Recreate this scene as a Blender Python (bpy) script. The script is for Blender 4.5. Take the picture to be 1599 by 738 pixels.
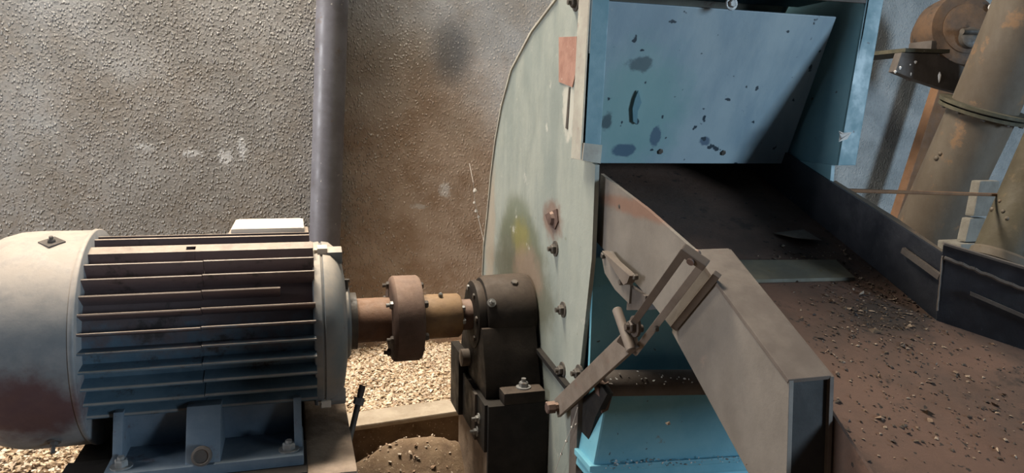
import bpy, bmesh, math, random
import numpy as np
from mathutils import Vector, Matrix
for o in list(bpy.data.objects): bpy.data.objects.remove(o)
S = bpy.context.scene
COL = S.collection
random.seed(5); RNG = np.random.default_rng(5)
PI = math.pi

# ------------------------------------------------------------------ camera
W, H, FPX = 1599, 738, 1155.0
YAW, PIT, ROL = math.radians(16.5), math.radians(9), 0.02
CP = Vector((0, 0, 1.0))
FW = Vector((math.sin(YAW)*math.cos(PIT), math.cos(YAW)*math.cos(PIT), -math.sin(PIT)))
R0 = Vector((math.cos(YAW), -math.sin(YAW), 0)); U0 = R0.cross(FW)
CU = U0*math.cos(ROL) - R0*math.sin(ROL); CR = R0*math.cos(ROL) + U0*math.sin(ROL)
cd = bpy.data.cameras.new('camera'); cam = bpy.data.objects.new('camera', cd); COL.objects.link(cam)
cd.sensor_fit = 'HORIZONTAL'; cd.sensor_width = 36; cd.lens = FPX/W*36; cd.clip_start = 0.02
m = Matrix((CR, CU, -FW)).transposed().to_4x4(); m.translation = CP; cam.matrix_world = m
S.camera = cam
def ray(x, y): return FW + CR*((x-W/2)/FPX) - CU*((y-H/2)/FPX)
def on(x, y, ax, v):                      # pixel -> point on the plane axis = v
    d = ray(x, y); t = (v-CP[ax])/d[ax]; return CP + d*t
def ox(x, y, v): return on(x, y, 0, v)
def oy(x, y, v): return on(x, y, 1, v)
def oz(x, y, v): return on(x, y, 2, v)

# ------------------------------------------------------------------ light
S.view_settings.view_transform = 'Standard'; S.view_settings.look = 'None'
S.view_settings.gamma = 1; S.view_settings.use_curve_mapping = False
S.view_settings.exposure = 0.0
wd = bpy.data.worlds.new('shed_air'); S.world = wd; wd.use_nodes = True
wd.node_tree.nodes['Background'].inputs[0].default_value = (0.55, 0.72, 1.0, 1)
wd.node_tree.nodes['Background'].inputs[1].default_value = 0.025
def area(name, loc, target, sx, sy, watts, col):
    l = bpy.data.lights.new(name, 'AREA'); l.shape = 'RECTANGLE'; l.size = sx; l.size_y = sy
    l.energy = watts; l.color = col
    o = bpy.data.objects.new(name, l); COL.objects.link(o); o.location = loc
    o.rotation_euler = (Vector(target)-Vector(loc)).to_track_quat('-Z', 'Y').to_euler()
    return o
area('roof_skylight_offscreen', (-0.2, 2.15, 3.4), (-0.1, 1.85, 0.4), 1.7, 0.45, 240, (1.0, 0.88, 0.72))
area('side_doorway_offscreen', (-4.0, 1.25, 1.6), (0.5, 1.6, 0.9), 1.2, 1.7, 125, (0.98, 0.98, 1.0))
area('front_window_offscreen', (4.0, -2.8, 1.25), (0.4, 1.2, 0.8), 1.0, 1.2, 190, (0.66, 0.84, 1.0))

# ------------------------------------------------------------------ materials
class N:
    def __init__(s, name):
        s.m = bpy.data.materials.new(name); s.m.use_nodes = True; s.t = s.m.node_tree
        s.b = s.t.nodes['Principled BSDF']; s.geo = s.t.nodes.new('ShaderNodeNewGeometry')
        s.tc = s.t.nodes.new('ShaderNodeTexCoord')
    def nd(s, ty, **k):
        n = s.t.nodes.new(ty)
        for a, v in k.items(): setattr(n, a, v)
        return n
    def set(s, sock, v):
        if hasattr(v, 'is_linked') or isinstance(v, bpy.types.NodeSocket): s.t.links.new(v, sock)
        elif isinstance(v, (tuple, list)) and len(v) == 3 and sock.type == 'RGBA': sock.default_value = (*v, 1)
        else: sock.default_value = v
    def math(s, op, a, b=0.0, clamp=False):
        n = s.nd('ShaderNodeMath', operation=op, use_clamp=clamp); s.set(n.inputs[0], a); s.set(n.inputs[1], b); return n.outputs[0]
    def mix(s, f, a, b):
        n = s.nd('ShaderNodeMix', data_type='RGBA'); s.set(n.inputs[0], f); s.set(n.inputs[6], a); s.set(n.inputs[7], b); return n.outputs[2]
    def noise(s, scale, detail=4, rough=0.6, vec=None, stretch=None):
        n = s.nd('ShaderNodeTexNoise'); n.inputs['Scale'].default_value = scale
        n.inputs['Detail'].default_value = detail; n.inputs['Roughness'].default_value = rough
        v = vec or s.geo.outputs['Position']
        if stretch:
            mp = s.nd('ShaderNodeMapping'); mp.inputs['Scale'].default_value = stretch; s.t.links.new(v, mp.inputs[0]); v = mp.outputs[0]
        s.t.links.new(v, n.inputs['Vector']); return n.outputs['Fac']
    def ramp(s, v, lo, hi, a=0.0, b=1.0):
        n = s.nd('ShaderNodeMapRange'); n.interpolation_type = 'SMOOTHSTEP'
        for i, q in enumerate((v, lo, hi, a, b)): s.set(n.inputs[i], q)
        return n.outputs[0]
    def blob(s, c, r, soft=0.5, nz=0.5, nscale=25):
        sub = s.nd('ShaderNodeVectorMath', operation='SUBTRACT'); s.t.links.new(s.geo.outputs['Position'], sub.inputs[0]); sub.inputs[1].default_value = c
        dv = s.nd('ShaderNodeVectorMath', operation='DIVIDE'); s.t.links.new(sub.outputs[0], dv.inputs[0]); dv.inputs[1].default_value = r
        ln = s.nd('ShaderNodeVectorMath', operation='LENGTH'); s.t.links.new(dv.outputs[0], ln.inputs[0])
        n = s.noise(nscale, 4, 0.65)
        d = s.math('ADD', ln.outputs['Value'], s.math('MULTIPLY', s.math('SUBTRACT', n, 0.5), nz*2))
        return s.ramp(d, 1.0+soft*0.5, 1.0-soft*0.5)
def mat(name, c1, c2=None, scale=9, rough=0.6, metal=0.0, bump=0.15, bscale=60, rust=None, dust=None,
        stains=(), stretch=None, specks=None, spec=0.5, lo=0.35, hi=0.65, lit_crest=None):
    """c1/c2 mottled paint; rust=(colour, amount, scale); dust=(colour, amount) settles on what faces up;
    stains=[(centre, radii, colour, strength, softness, noise)]; specks=(colour, scale, amount)"""
    n = N(name); c = c1
    if c2: c = n.mix(n.ramp(n.noise(scale, 6, 0.65, stretch=stretch), lo, hi), c1, c2)
    for st in stains:
        ce, ra, co, k, so, nz = st
        c = n.mix(n.math('MULTIPLY', n.blob(ce, ra, so, nz), k), c, co)
    if rust:
        co, am, sc = rust
        c = n.mix(n.ramp(n.noise(sc, 7, 0.7), 0.72-am*0.45, 0.80-am*0.40), c, co)
    if specks:
        co, sc, am = specks
        c = n.mix(n.ramp(n.noise(sc, 2, 0.5), 0.80-am, 0.84-am), c, co)
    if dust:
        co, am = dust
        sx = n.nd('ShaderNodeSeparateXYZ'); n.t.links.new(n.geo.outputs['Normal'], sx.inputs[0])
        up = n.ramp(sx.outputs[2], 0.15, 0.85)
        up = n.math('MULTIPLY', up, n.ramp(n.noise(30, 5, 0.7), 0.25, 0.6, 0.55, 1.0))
        if lit_crest:                              # dust tone on proud edges, with their lit rims painted in (y, z, radius)
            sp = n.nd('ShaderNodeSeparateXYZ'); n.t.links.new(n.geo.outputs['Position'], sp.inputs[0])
            dy = n.math('SUBTRACT', sp.outputs[1], lit_crest[0]); dz = n.math('SUBTRACT', sp.outputs[2], lit_crest[1])
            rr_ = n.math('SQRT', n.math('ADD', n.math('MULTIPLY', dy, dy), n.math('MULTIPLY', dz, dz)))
            up = n.math('MULTIPLY', up, n.ramp(rr_, lit_crest[2]-0.003, lit_crest[2]))
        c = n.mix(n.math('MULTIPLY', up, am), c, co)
    n.set(n.b.inputs['Base Color'], c)
    rr = n.ramp(n.noise(scale*2.3, 4), 0.3, 0.7, max(0.05, rough-0.12), min(1, rough+0.12))
    n.set(n.b.inputs['Roughness'], rr); n.b.inputs['Metallic'].default_value = metal
    n.b.inputs['Specular IOR Level'].default_value = spec
    if bump:
        bp = n.nd('ShaderNodeBump'); bp.inputs['Strength'].default_value = bump; bp.inputs['Distance'].default_value = 0.004
        n.t.links.new(n.noise(bscale, 6, 0.7), bp.inputs['Height']); n.t.links.new(bp.outputs[0], n.b.inputs['Normal'])
    return n.m
DUST = (0.42, 0.34, 0.26)
def wpt(x, y): return tuple(oy(x, y, 2.4))

def wall_material():
    n = N('stucco_wall')
    sx = n.nd('ShaderNodeSeparateXYZ'); n.t.links.new(n.geo.outputs['Position'], sx.inputs[0])
    grey = n.mix(n.ramp(n.noise(5, 6, 0.65), 0.35, 0.7), (0.24, 0.228, 0.21), (0.38, 0.375, 0.365))
    brown = n.mix(n.ramp(n.noise(7, 6, 0.7), 0.35, 0.65), (0.30, 0.205, 0.14), (0.44, 0.345, 0.275))
    wob = n.math('MULTIPLY', n.math('SUBTRACT', n.noise(4, 5, 0.6), 0.5), 0.35)
    fx = n.math('ADD', sx.outputs[0], wob)
    inb = n.math('MULTIPLY', n.ramp(fx, 0.08, 0.16), n.ramp(fx, 1.5, 0.8))
    low = n.ramp(n.math('ADD', sx.outputs[2], n.math('MULTIPLY', wob, 1.5)), 1.30, 0.85, 0.15, 1.0)
    c = n.mix(n.math('MULTIPLY', n.ramp(n.noise(3, 6, 0.7), 0.45, 0.68), 0.6), grey, (0.22, 0.175, 0.125))   # patchy dirt
    c = n.mix(n.math('MULTIPLY', inb, low), c, brown)
    blue = n.mix(n.ramp(n.noise(9, 5), 0.35, 0.65), (0.20, 0.225, 0.235), (0.29, 0.315, 0.325))
    c = n.mix(n.ramp(fx, 1.2, 1.7), c, blue)
    for (x, y), r, co, k, so, nz in [
        ((705, 80), (0.06, 1, 0.09), (0.06, 0.06, 0.062), 0.7, 1.2, 0.35),
        ((225, 230), (0.028, 1, 0.010), (0.6, 0.62, 0.63), 0.6, 0.8, 1.4), ((300, 240), (0.03, 1, 0.010), (0.7, 0.72, 0.74), 0.7, 0.8, 1.4),
        ((352, 245), (0.02, 1, 0.02), (0.72, 0.74, 0.76), 0.75, 0.8, 1.4), ((378, 232), (0.012, 1, 0.03), (0.7, 0.72, 0.74), 0.75, 0.8, 1.4),
        ((695, 296), (0.016, 1, 0.025), (0.65, 0.65, 0.66), 0.7, 0.8, 1.5), ((652, 322), (0.022, 1, 0.008), (0.6, 0.6, 0.6), 0.6, 0.8, 1.5)]:
        c = n.mix(n.math('MULTIPLY', n.blob(wpt(x, y), r, so, nz, 60), k), c, co)
    # pale speckle painted in for the glints of light on the rough coat
    def vor(scale, st):
        v = n.nd('ShaderNodeTexVoronoi', feature='SMOOTH_F1'); v.inputs['Scale'].default_value = scale; v.inputs['Smoothness'].default_value = 0.3
        mp = n.nd('ShaderNodeMapping'); mp.inputs['Scale'].default_value = st; n.t.links.new(n.geo.outputs['Position'], mp.inputs[0]); n.t.links.new(mp.outputs[0], v.inputs['Vector'])
        return v.outputs['Distance']
    gate = n.ramp(n.noise(70, 2), 0.36, 0.58)
    blobs = n.math('MULTIPLY', n.ramp(vor(135, (1, 1, 0.7)), 0.55, 0.08), gate)
    rough_left = n.ramp(fx, 0.45, 0.0, 0.16, 1.0)
    crumb = n.math('MULTIPLY', n.ramp(blobs, 0.45, 0.95), n.ramp(fx, 0.5, 0.0, 0.12, 0.9))
    c = n.mix(crumb, c, (0.70, 0.69, 0.67))
    n.set(n.b.inputs['Base Color'], c)
    n.set(n.b.inputs['Roughness'], n.ramp(n.noise(40, 4), 0.3, 0.7, 0.38, 0.6)); n.b.inputs['Specular IOR Level'].default_value = 0.6
    b1 = n.nd('ShaderNodeBump'); b1.inputs['Strength'].default_value = 1.0; b1.inputs['Distance'].default_value = 0.010
    hgt = n.math('MULTIPLY', blobs, rough_left)
    hgt = n.math('ADD', hgt, n.math('MULTIPLY', n.noise(130, 5, 0.7), n.math('MULTIPLY', n.math('ADD', rough_left, 0.35), 0.5)))
    n.t.links.new(hgt, b1.inputs['Height']); n.t.links.new(b1.outputs[0], n.b.inputs['Normal'])
    return n.m

def chip_material(name, rough=0.75):
    n = N(name); at = n.nd('ShaderNodeAttribute', attribute_name='Col')
    n.t.links.new(at.outputs['Color'], n.b.inputs['Base Color']); n.b.inputs['Roughness'].default_value = rough
    return n.m
M = {}
M['wall'] = wall_material()
M['chip'] = chip_material('shell_chips')
M['dirt'] = mat('dirt', (0.1352, 0.0888, 0.0550), (0.2281, 0.1605, 0.1014), 14, 0.9, bump=0.9, bscale=70, specks=((0.45, 0.37, 0.27), 160, 0.14))
M['concrete'] = mat('concrete', (0.3116, 0.2542, 0.1886), (0.4264, 0.3608, 0.2788), 12, 0.85, bump=0.5, bscale=80, specks=((0.2, 0.15, 0.1), 120, 0.1))
M['old_concrete'] = mat('old_concrete', (0.2295, 0.1755, 0.1350), (0.3645, 0.2835, 0.2160), 16, 0.9, bump=0.6, bscale=60)
M['pvc'] = mat('grey_pipe', (0.20, 0.20, 0.23), (0.145, 0.14, 0.16), 11, 0.45, bump=0.1, rust=((0.15, 0.10, 0.07), 0.25, 14), specks=((0.5, 0.48, 0.45), 70, 0.08))
M['motor'] = mat('motor_paint', (0.0531, 0.0938, 0.1281), (0.0813, 0.1281, 0.1656), 14, 0.55, bump=0.2, rust=((0.035, 0.027, 0.025), 0.35, 12), dust=((0.46, 0.38, 0.30), 0.7), lit_crest=(1.55, 0.572, 0.1885),
                 stains=[((-0.15, 1.5, 0.72), (0.6, 0.35, 0.13), (0.095, 0.05, 0.04), 0.8, 0.6, 0.6)])
M['cowl'] = mat('cowl_paint', (0.1950, 0.1989, 0.2028), (0.1326, 0.1482, 0.1599), 13, 0.62, bump=0.12, dust=((0.50, 0.42, 0.35), 0.7), rust=((0.13, 0.11, 0.10), 0.15, 20),
                stains=[((-0.45, 1.37, 0.50), (0.10, 0.3, 0.062), (0.055, 0.018, 0.022), 0.9, 0.8, 0.6)])
M['shield'] = mat('end_shield_paint', (0.1600, 0.2000, 0.2360), (0.2160, 0.2280, 0.2400), 12, 0.6, bump=0.15, dust=((0.50, 0.43, 0.35), 0.8), rust=((0.16, 0.13, 0.10), 0.12, 18))
M['foot'] = mat('motor_foot_paint', (0.1080, 0.1476, 0.1908), (0.1440, 0.1836, 0.2232), 16, 0.6, bump=0.2, rust=((0.10, 0.09, 0.11), 0.3, 17))
M['lid'] = mat('terminal_lid', (0.62, 0.55, 0.47), (0.70, 0.63, 0.55), 15, 0.6, dust=((0.72, 0.62, 0.5), 0.5))
M['zinc'] = mat('zinc_bolt', (0.2700, 0.2760, 0.2760), (0.1800, 0.1800, 0.1740), 30, 0.45, metal=0.3, rust=((0.2, 0.14, 0.09), 0.2, 60))
M['darkbolt'] = mat('dark_bolt', (0.05, 0.045, 0.04), (0.09, 0.075, 0.06), 40, 0.6)
M['rust'] = mat('rusty_steel', (0.1410, 0.0690, 0.0390), (0.0990, 0.0510, 0.0330), 20, 0.75, bump=0.35, rust=((0.10, 0.06, 0.045), 0.25, 22), dust=((0.33, 0.21, 0.14), 0.6))
M['rust_flange'] = mat('rusty_flange', (0.0990, 0.0600, 0.0480), (0.0720, 0.0450, 0.0372), 18, 0.75, bump=0.3, dust=((0.31, 0.21, 0.16), 0.7))
M['brass'] = mat('worn_hub', (0.1960, 0.1155, 0.0525), (0.1400, 0.0805, 0.0420), 22, 0.6, bump=0.25, dust=((0.38, 0.26, 0.16), 0.5))
M['bearing'] = mat('greasy_iron', (0.018, 0.016, 0.015), (0.030, 0.026, 0.023), 16, 0.6, bump=0.2, dust=((0.09, 0.07, 0.056), 0.75), spec=0.15)
M['black'] = mat('black_oily_steel', (0.016, 0.016, 0.017), (0.026, 0.025, 0.024), 14, 0.55, bump=0.15, dust=((0.03, 0.026, 0.022), 0.6), spec=0.12)
PX = 0.5
def pp(x, y): return tuple(ox(x, y, PX))
M['green'] = mat('pale_green_plate', (0.288, 0.313, 0.281), (0.216, 0.248, 0.230), 7, 0.6, bump=0.15, stretch=(1, 1.5, 0.5), specks=((0.2, 0.22, 0.18), 60, 0.07),
   rust=((0.44, 0.44, 0.40), 0.25, 13),
   stains=[(pp(808, 345), (0.2, 0.11, 0.06), (0.125, 0.145, 0.10), 0.8, 0.7, 0.25), (pp(810, 385), (0.2, 0.17, 0.08), (0.115, 0.13, 0.088), 0.9, 0.5, 0.25), (pp(810, 440), (0.2, 0.24, 0.10), (0.11, 0.115, 0.085), 0.9, 0.5, 0.25),
           (pp(813, 372), (0.2, 0.06, 0.045), (0.22, 0.20, 0.06), 0.7, 0.9, 0.6), (pp(822, 425), (0.2, 0.10, 0.055), (0.25, 0.185, 0.14), 0.8, 0.8, 0.5), (pp(765, 350), (0.2, 0.05, 0.22), (0.34, 0.27, 0.2), 0.6, 0.8, 0.6),
           (pp(862, 342), (0.2, 0.05, 0.04), (0.17, 0.10, 0.075), 0.8, 0.7, 0.8), (pp(888, 170), (0.2, 0.03, 0.05), (0.50, 0.49, 0.43), 0.8, 0.4, 0.8)])
M['blue'] = mat('blue_paint', (0.11, 0.33, 0.44), (0.16, 0.40, 0.50), 8, 0.5, bump=0.12, specks=((0.05, 0.07, 0.08), 70, 0.10), rust=((0.16, 0.2, 0.2), 0.12, 22))
M['flange_blue'] = mat('blue_frame_paint', (0.105, 0.23, 0.28), (0.14, 0.27, 0.32), 9, 0.5, bump=0.1, specks=((0.05, 0.07, 0.08), 60, 0.07))
def fp(x, y): return tuple(oy(x, y, 1.28))
M['flap'] = mat('flap_paint', (0.2250, 0.3164, 0.3817), (0.3167, 0.4068, 0.4544), 7, 0.42, bump=0.08, stretch=(1.4, 1, 0.25), specks=((0.03, 0.05, 0.07), 48, 0.11),
   stains=[(fp(1005, 175), (0.10, 0.3, 0.11), (0.20, 0.36, 0.36), 0.75, 0.9, 0.5),
           (fp(998, 238), (0.022, 0.3, 0.012), (0.05, 0.09, 0.16), 0.8, 0.4, 1.0), (fp(1045, 215), (0.010, 0.3, 0.020), (0.05, 0.09, 0.16), 0.8, 0.4, 1.0), (fp(1125, 222), (0.014, 0.3, 0.010), (0.05, 0.09, 0.16), 0.8, 0.4, 1.0),
           (fp(962, 190), (0.010, 0.3, 0.020), (0.05, 0.07, 0.09), 0.8, 0.5, 1.2), (fp(1000, 100), (0.03, 0.3, 0.012), (0.05, 0.07, 0.09), 0.7, 0.5, 1.4)])
M['cream_edge'] = mat('cream_paint', (0.40, 0.40, 0.34), (0.32, 0.30, 0.26), 16, 0.65, rust=((0.24, 0.18, 0.15), 0.3, 20))
M['tray_side'] = mat('tray_side_paint', (0.1746, 0.1570, 0.1373), (0.1352, 0.1204, 0.1049), 9, 0.65, bump=0.12, rust=((0.20, 0.16, 0.135), 0.2, 15), specks=((0.12, 0.10, 0.08), 60, 0.07),
   stains=[((0.52, 1.0, 0.865), (0.1, 0.22, 0.014), (0.17, 0.09, 0.06), 0.8, 0.8, 0.5)])
M['tray_top'] = mat('tray_flange_paint', (0.1417, 0.1185, 0.0998), (0.0892, 0.0713, 0.0607), 10, 0.7, bump=0.15, rust=((0.14, 0.09, 0.07), 0.3, 12))
M['tray_end'] = mat('tray_end_paint', (0.034, 0.036, 0.038), (0.048, 0.049, 0.050), 12, 0.6, spec=0.15)
M['tray_floor'] = mat('rusty_tray_floor', (0.095, 0.053, 0.037), (0.060, 0.036, 0.026), 7, 0.8, bump=0.4, bscale=45, rust=((0.03, 0.019, 0.014), 0.3, 8), specks=((0.018, 0.013, 0.01), 75, 0.13),
   stains=[((0.92, 0.94, 0.70), (0.07, 0.05, 0.2), (0.02, 0.014, 0.011), 0.8, 0.9, 0.9)])
M['lip'] = mat('lip_strip', (0.135, 0.12, 0.082), (0.09, 0.085, 0.065), 12, 0.75, rust=((0.11, 0.08, 0.03), 0.3, 25))
M['tarred'] = mat('tarred_steel', (0.018, 0.020, 0.026), (0.030, 0.032, 0.040), 10, 0.42, bump=0.25, specks=((0.09, 0.10, 0.12), 55, 0.08))
M['bar'] = mat('worn_bar', (0.1690, 0.1416, 0.1193), (0.1193, 0.0949, 0.0773), 14, 0.65, bump=0.15, rust=((0.15, 0.10, 0.08), 0.25, 22))
M['bar_dark'] = mat('worn_bar_brown', (0.0798, 0.0609, 0.0483), (0.0567, 0.0420, 0.0336), 14, 0.65, bump=0.15)
M['duct'] = mat('dusty_duct', (0.1255, 0.1039, 0.0780), (0.0920, 0.0711, 0.0509), 7, 0.7, bump=0.2, stretch=(1, 1, 0.4), rust=((0.20, 0.12, 0.065), 0.35, 9), specks=((0.10, 0.07, 0.04), 60, 0.08))
M['duct2'] = mat('dusty_duct_green', (0.0792, 0.0678, 0.0432), (0.0564, 0.0462, 0.0282), 7, 0.75, bump=0.25, rust=((0.12, 0.09, 0.05), 0.3, 9))
M['duct_flange'] = mat('mossy_flange', (0.0550, 0.0523, 0.0330), (0.0880, 0.0770, 0.0495), 25, 0.8, bump=0.4)
M['orange'] = mat('orange_rust', (0.195, 0.101, 0.049), (0.143, 0.075, 0.039), 12, 0.8, bump=0.3)
M['gear_rust'] = mat('gear_rust', (0.12, 0.068, 0.036), (0.07, 0.045, 0.03), 14, 0.8, bump=0.4, rust=((0.035, 0.026, 0.02), 0.4, 16))
M['bracket'] = mat('brown_bracket', (0.10, 0.085, 0.075), (0.07, 0.058, 0.05), 14, 0.75, bump=0.2)
M['white'] = mat('bird_lime', (0.75, 0.74, 0.72), (0.62, 0.60, 0.57), 30, 0.8)
M['web'] = mat('dusty_cobweb', (0.45, 0.43, 0.40), None, rough=0.9, bump=0)
M['tape'] = mat('red_brown_patch', (0.34, 0.19, 0.145), (0.27, 0.14, 0.105), 25, 0.7, specks=((0.5, 0.4, 0.33), 60, 0.1))
M['block'] = mat('pale_block', (0.2142, 0.2040, 0.1785), (0.1683, 0.1581, 0.1377), 20, 0.85, bump=0.4)
M['paper'] = mat('dirty_paper', (0.14, 0.12, 0.10), (0.10, 0.085, 0.07), 20, 0.9)

# ------------------------------------------------------------------ geometry helpers
class G:
    def __init__(s): s.v = []; s.f = []
    def add(s, v, f):
        b = len(s.v); s.v += [Vector(p) for p in v]; s.f += [tuple(i+b for i in q) for q in f]; return s
    def box(s, x0, x1, y0, y1, z0, z1):
        v = [(x, y, z) for x in (x0, x1) for y in (y0, y1) for z in (z0, z1)]
        return s.add(v, [(0, 1, 3, 2), (4, 6, 7, 5), (0, 4, 5, 1), (2, 3, 7, 6), (0, 2, 6, 4), (1, 5, 7, 3)])
    def prism(s, poly, ext):
        n = len(poly); ext = Vector(ext); poly = [Vector(p) for p in poly]
        nrm = sum(((poly[i]-poly[0]).cross(poly[(i+1) % n]-poly[0]) for i in range(1, n-1)), Vector())
        if nrm.dot(ext) > 0: poly = poly[::-1]
        v = poly+[p+ext for p in poly]
        return s.add(v, [tuple(range(n)), tuple(range(2*n-1, n-1, -1))]+[(i, i+n, (i+1) % n+n, (i+1) % n) for i in range(n)])
    def lathe(s, p, d, prof, n=32, ph=0.0):
        p = Vector(p); d = Vector(d).normalized(); a = d.orthogonal().normalized()
        if abs(d.x) > 0.9: a = Vector((0, 0, 1))
        b = d.cross(a); v = []; k = len(prof)
        for t, r in prof:
            for i in range(n):
                w = 2*PI*i/n+ph; v.append(p+d*t+(a*math.cos(w)+b*math.sin(w))*r)
        f = [(j*n+i, j*n+(i+1) % n, (j+1)*n+(i+1) % n, (j+1)*n+i) for j in range(k-1) for i in range(n)]
        f += [tuple(range(n-1, -1, -1)), tuple((k-1)*n+i for i in range(n))]
        return s.add(v, f)
    def rod(s, a, b, r, n=14, r2=None, bev=0.0):
        a, b = Vector(a), Vector(b); L = (b-a).length; r2 = r if r2 is None else r2
        pr = [(0, r), (L, r2)] if not bev else [(0, r-bev), (bev, r), (L-bev, r2), (L, r2-bev)]
        return s.lathe(a, b-a, pr, n)
    def tube(s, pts, r, n=6):
        pts = [Vector(p) for p in pts]
        for i in range(len(pts)-1): s.rod(pts[i], pts[i+1], r, n)
        return s
    def bolt(s, p, d, r, h, washer=True, stud=0.0):
        p = Vector(p); d = Vector(d).normalized()
        if washer: s.lathe(p-d*0.002, d, [(0, r*1.6), (0.0045, r*1.6)], 14); p = p+d*0.002
        s.lathe(p-d*0.001, d, [(0, r), (h*0.8, r), (h, r*0.8)], 6)
        if stud: s.lathe(p, d, [(0, r*0.5), (h+stud, r*0.5)], 10)
        return s
    def plank(s, a, b, wdir, w, t, nrm):
        a, b, wdir, nrm = Vector(a), Vector(b), Vector(wdir).normalized(), Vector(nrm).normalized()
        return s.prism([a-wdir*w/2, b-wdir*w/2, b+wdir*w/2, a+wdir*w/2], nrm*t)
WL = {}
def empty(name, loc, label, cat, group=None):
    o = bpy.data.objects.new(name, None); COL.objects.link(o); o.location = loc; o.empty_display_size = 0.05
    WL[o.name] = Vector(loc); o['label'] = label; o['category'] = cat
    if group: o['group'] = group
    return o
def mk(name, g, m, parent=None, bevel=0.0, smooth=40, label=None, cat=None, group=None, kind=None, origin=None):
    vs = g.v
    if origin is None:
        xs = [p.x for p in vs]; ys = [p.y for p in vs]; zs = [p.z for p in vs]
        origin = Vector(((min(xs)+max(xs))/2, (min(ys)+max(ys))/2, min(zs)))
    origin = Vector(origin)
    me = bpy.data.meshes.new(name); me.from_pydata([tuple(p-origin) for p in vs], [], g.f)
    bm = bmesh.new(); bm.from_mesh(me); bmesh.ops.recalc_face_normals(bm, faces=bm.faces)
    if bevel:
        ed = [e for e in bm.edges if len(e.link_faces) == 2 and e.calc_face_angle(0) > math.radians(30)]
        bmesh.ops.bevel(bm, geom=ed, offset=bevel, segments=2, affect='EDGES', profile=0.7, clamp_overlap=True)
    bm.to_mesh(me); bm.free()
    if smooth: me.shade_smooth(); me.set_sharp_from_angle(angle=math.radians(smooth))
    me.materials.append(M[m])
    o = bpy.data.objects.new(name, me); COL.objects.link(o)
    pl = WL[parent.name] if parent else Vector()
    o.parent = parent; o.location = origin-pl; WL[o.name] = origin
    if label: o['label'] = label
    if cat: o['category'] = cat
    if group: o['group'] = group
    if kind: o['kind'] = kind
    return o

def chips(name, pts, sizes, cols, m='chip', parent=None, flat=0.45, tilt=0.6):
    """many small flakes joined into one mesh; pts (n,3), sizes (n,), cols (n,3)"""
    n = len(pts)
    base = np.array([(1, 0, 0), (0.2, 0.75, 0.1), (-0.9, 0.25, 0), (-0.3, -0.8, 0.05), (0, 0, 0.9), (0.1, 0, -0.7)])
    fc = np.array([(0, 1, 4), (1, 2, 4), (2, 3, 4), (3, 0, 4), (1, 0, 5), (2, 1, 5), (3, 2, 5), (0, 3, 5)])
    v = base[None]*np.array([1, 1, flat])*(1+0.35*RNG.standard_normal((n, 6, 3)))
    v = v*np.asarray(sizes)[:, None, None]
    a = RNG.uniform(0, 2*PI, n); ca, sa = np.cos(a), np.sin(a)
    tl = RNG.normal(0, tilt, n); ct, st = np.cos(tl), np.sin(tl)
    y, z = v[..., 1]*ct[:, None]-v[..., 2]*st[:, None], v[..., 1]*st[:, None]+v[..., 2]*ct[:, None]
    x, y = v[..., 0]*ca[:, None]-y*sa[:, None], v[..., 0]*sa[:, None]+y*ca[:, None]
    v = np.stack([x, y, z], -1)+np.asarray(pts)[:, None, :]
    f = fc[None]+(np.arange(n)*6)[:, None, None]
    me = bpy.data.meshes.new(name); o0 = np.asarray(pts).mean(0); o0[2] = np.asarray(pts)[:, 2].min()
    me.from_pydata((v.reshape(-1, 3)-o0).tolist(), [], f.reshape(-1, 3).tolist())
    at = me.attributes.new('Col', 'FLOAT_COLOR', 'FACE')
    cc = np.repeat(np.concatenate([cols, np.ones((n, 1))], 1), 8, 0); at.data.foreach_set('color', cc.astype(np.float32).ravel())
    me.materials.append(M[m]); o = bpy.data.objects.new(name, me); COL.objects.link(o)
    o.location = Vector(o0)-(WL[parent.name] if parent else Vector()); o.parent = parent; WL[o.name] = Vector(o0)
    return o
def palette(n, cols, var=0.15):
    c = np.array(cols)[RNG.integers(0, len(cols), n)]*RNG.normal(1, var, (n, 1)); return np.clip(c, 0.01, 0.9)

# ------------------------------------------------------------------ setting
WY = 2.4
mk('wall_back', G().box(-3, 5, WY, WY+0.2, -0.05, 3.4), 'wall', kind='structure', smooth=0)
# ground: one continuous earth floor with the mound by the pedestal
def ground_z(x, y):
    z = 0.06 + 0.158*math.exp(-((x-0.27)/0.24)**2-((y-1.68)/0.09)**2) + 0.05*math.exp(-((x-0.3)/0.5)**2-((y-1.45)/0.25)**2)
    if y > 1.78: z = min(z, 0.08)
    return z
g = G(); nx, ny = 130, 150; xs = np.concatenate([np.linspace(-3, -0.3, 15), np.linspace(-0.25, 0.75, 95), np.linspace(0.85, 5, 20)]); ys = np.linspace(-1.2, WY, ny)
g.add([(x, y, ground_z(x, y)+0.006*math.sin(x*37+y*11)*math.sin(y*41)+random.uniform(-0.002, 0.002)) for y in ys for x in xs],
      [(j*nx+i, j*nx+i+1, (j+1)*nx+i+1, (j+1)*nx+i) for j in range(ny-1) for i in range(nx-1)])
mk('floor', g, 'dirt', kind='structure', smooth=60)
# concrete kerb that holds the shell bed
k0, k1 = oz(505, 672, 0.2), oz(722, 640, 0.2)
kd = (k1-k0).normalized(); kb = Vector((0, 0.095, 0))
a, b = k0-kd*0.25, k1+kd*0.15
g = G().prism([a, b, b+kb, a+kb], (0, 0, -0.014))
mk('trim_1', g, 'concrete', kind='structure', bevel=0.004, smooth=0)
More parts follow.
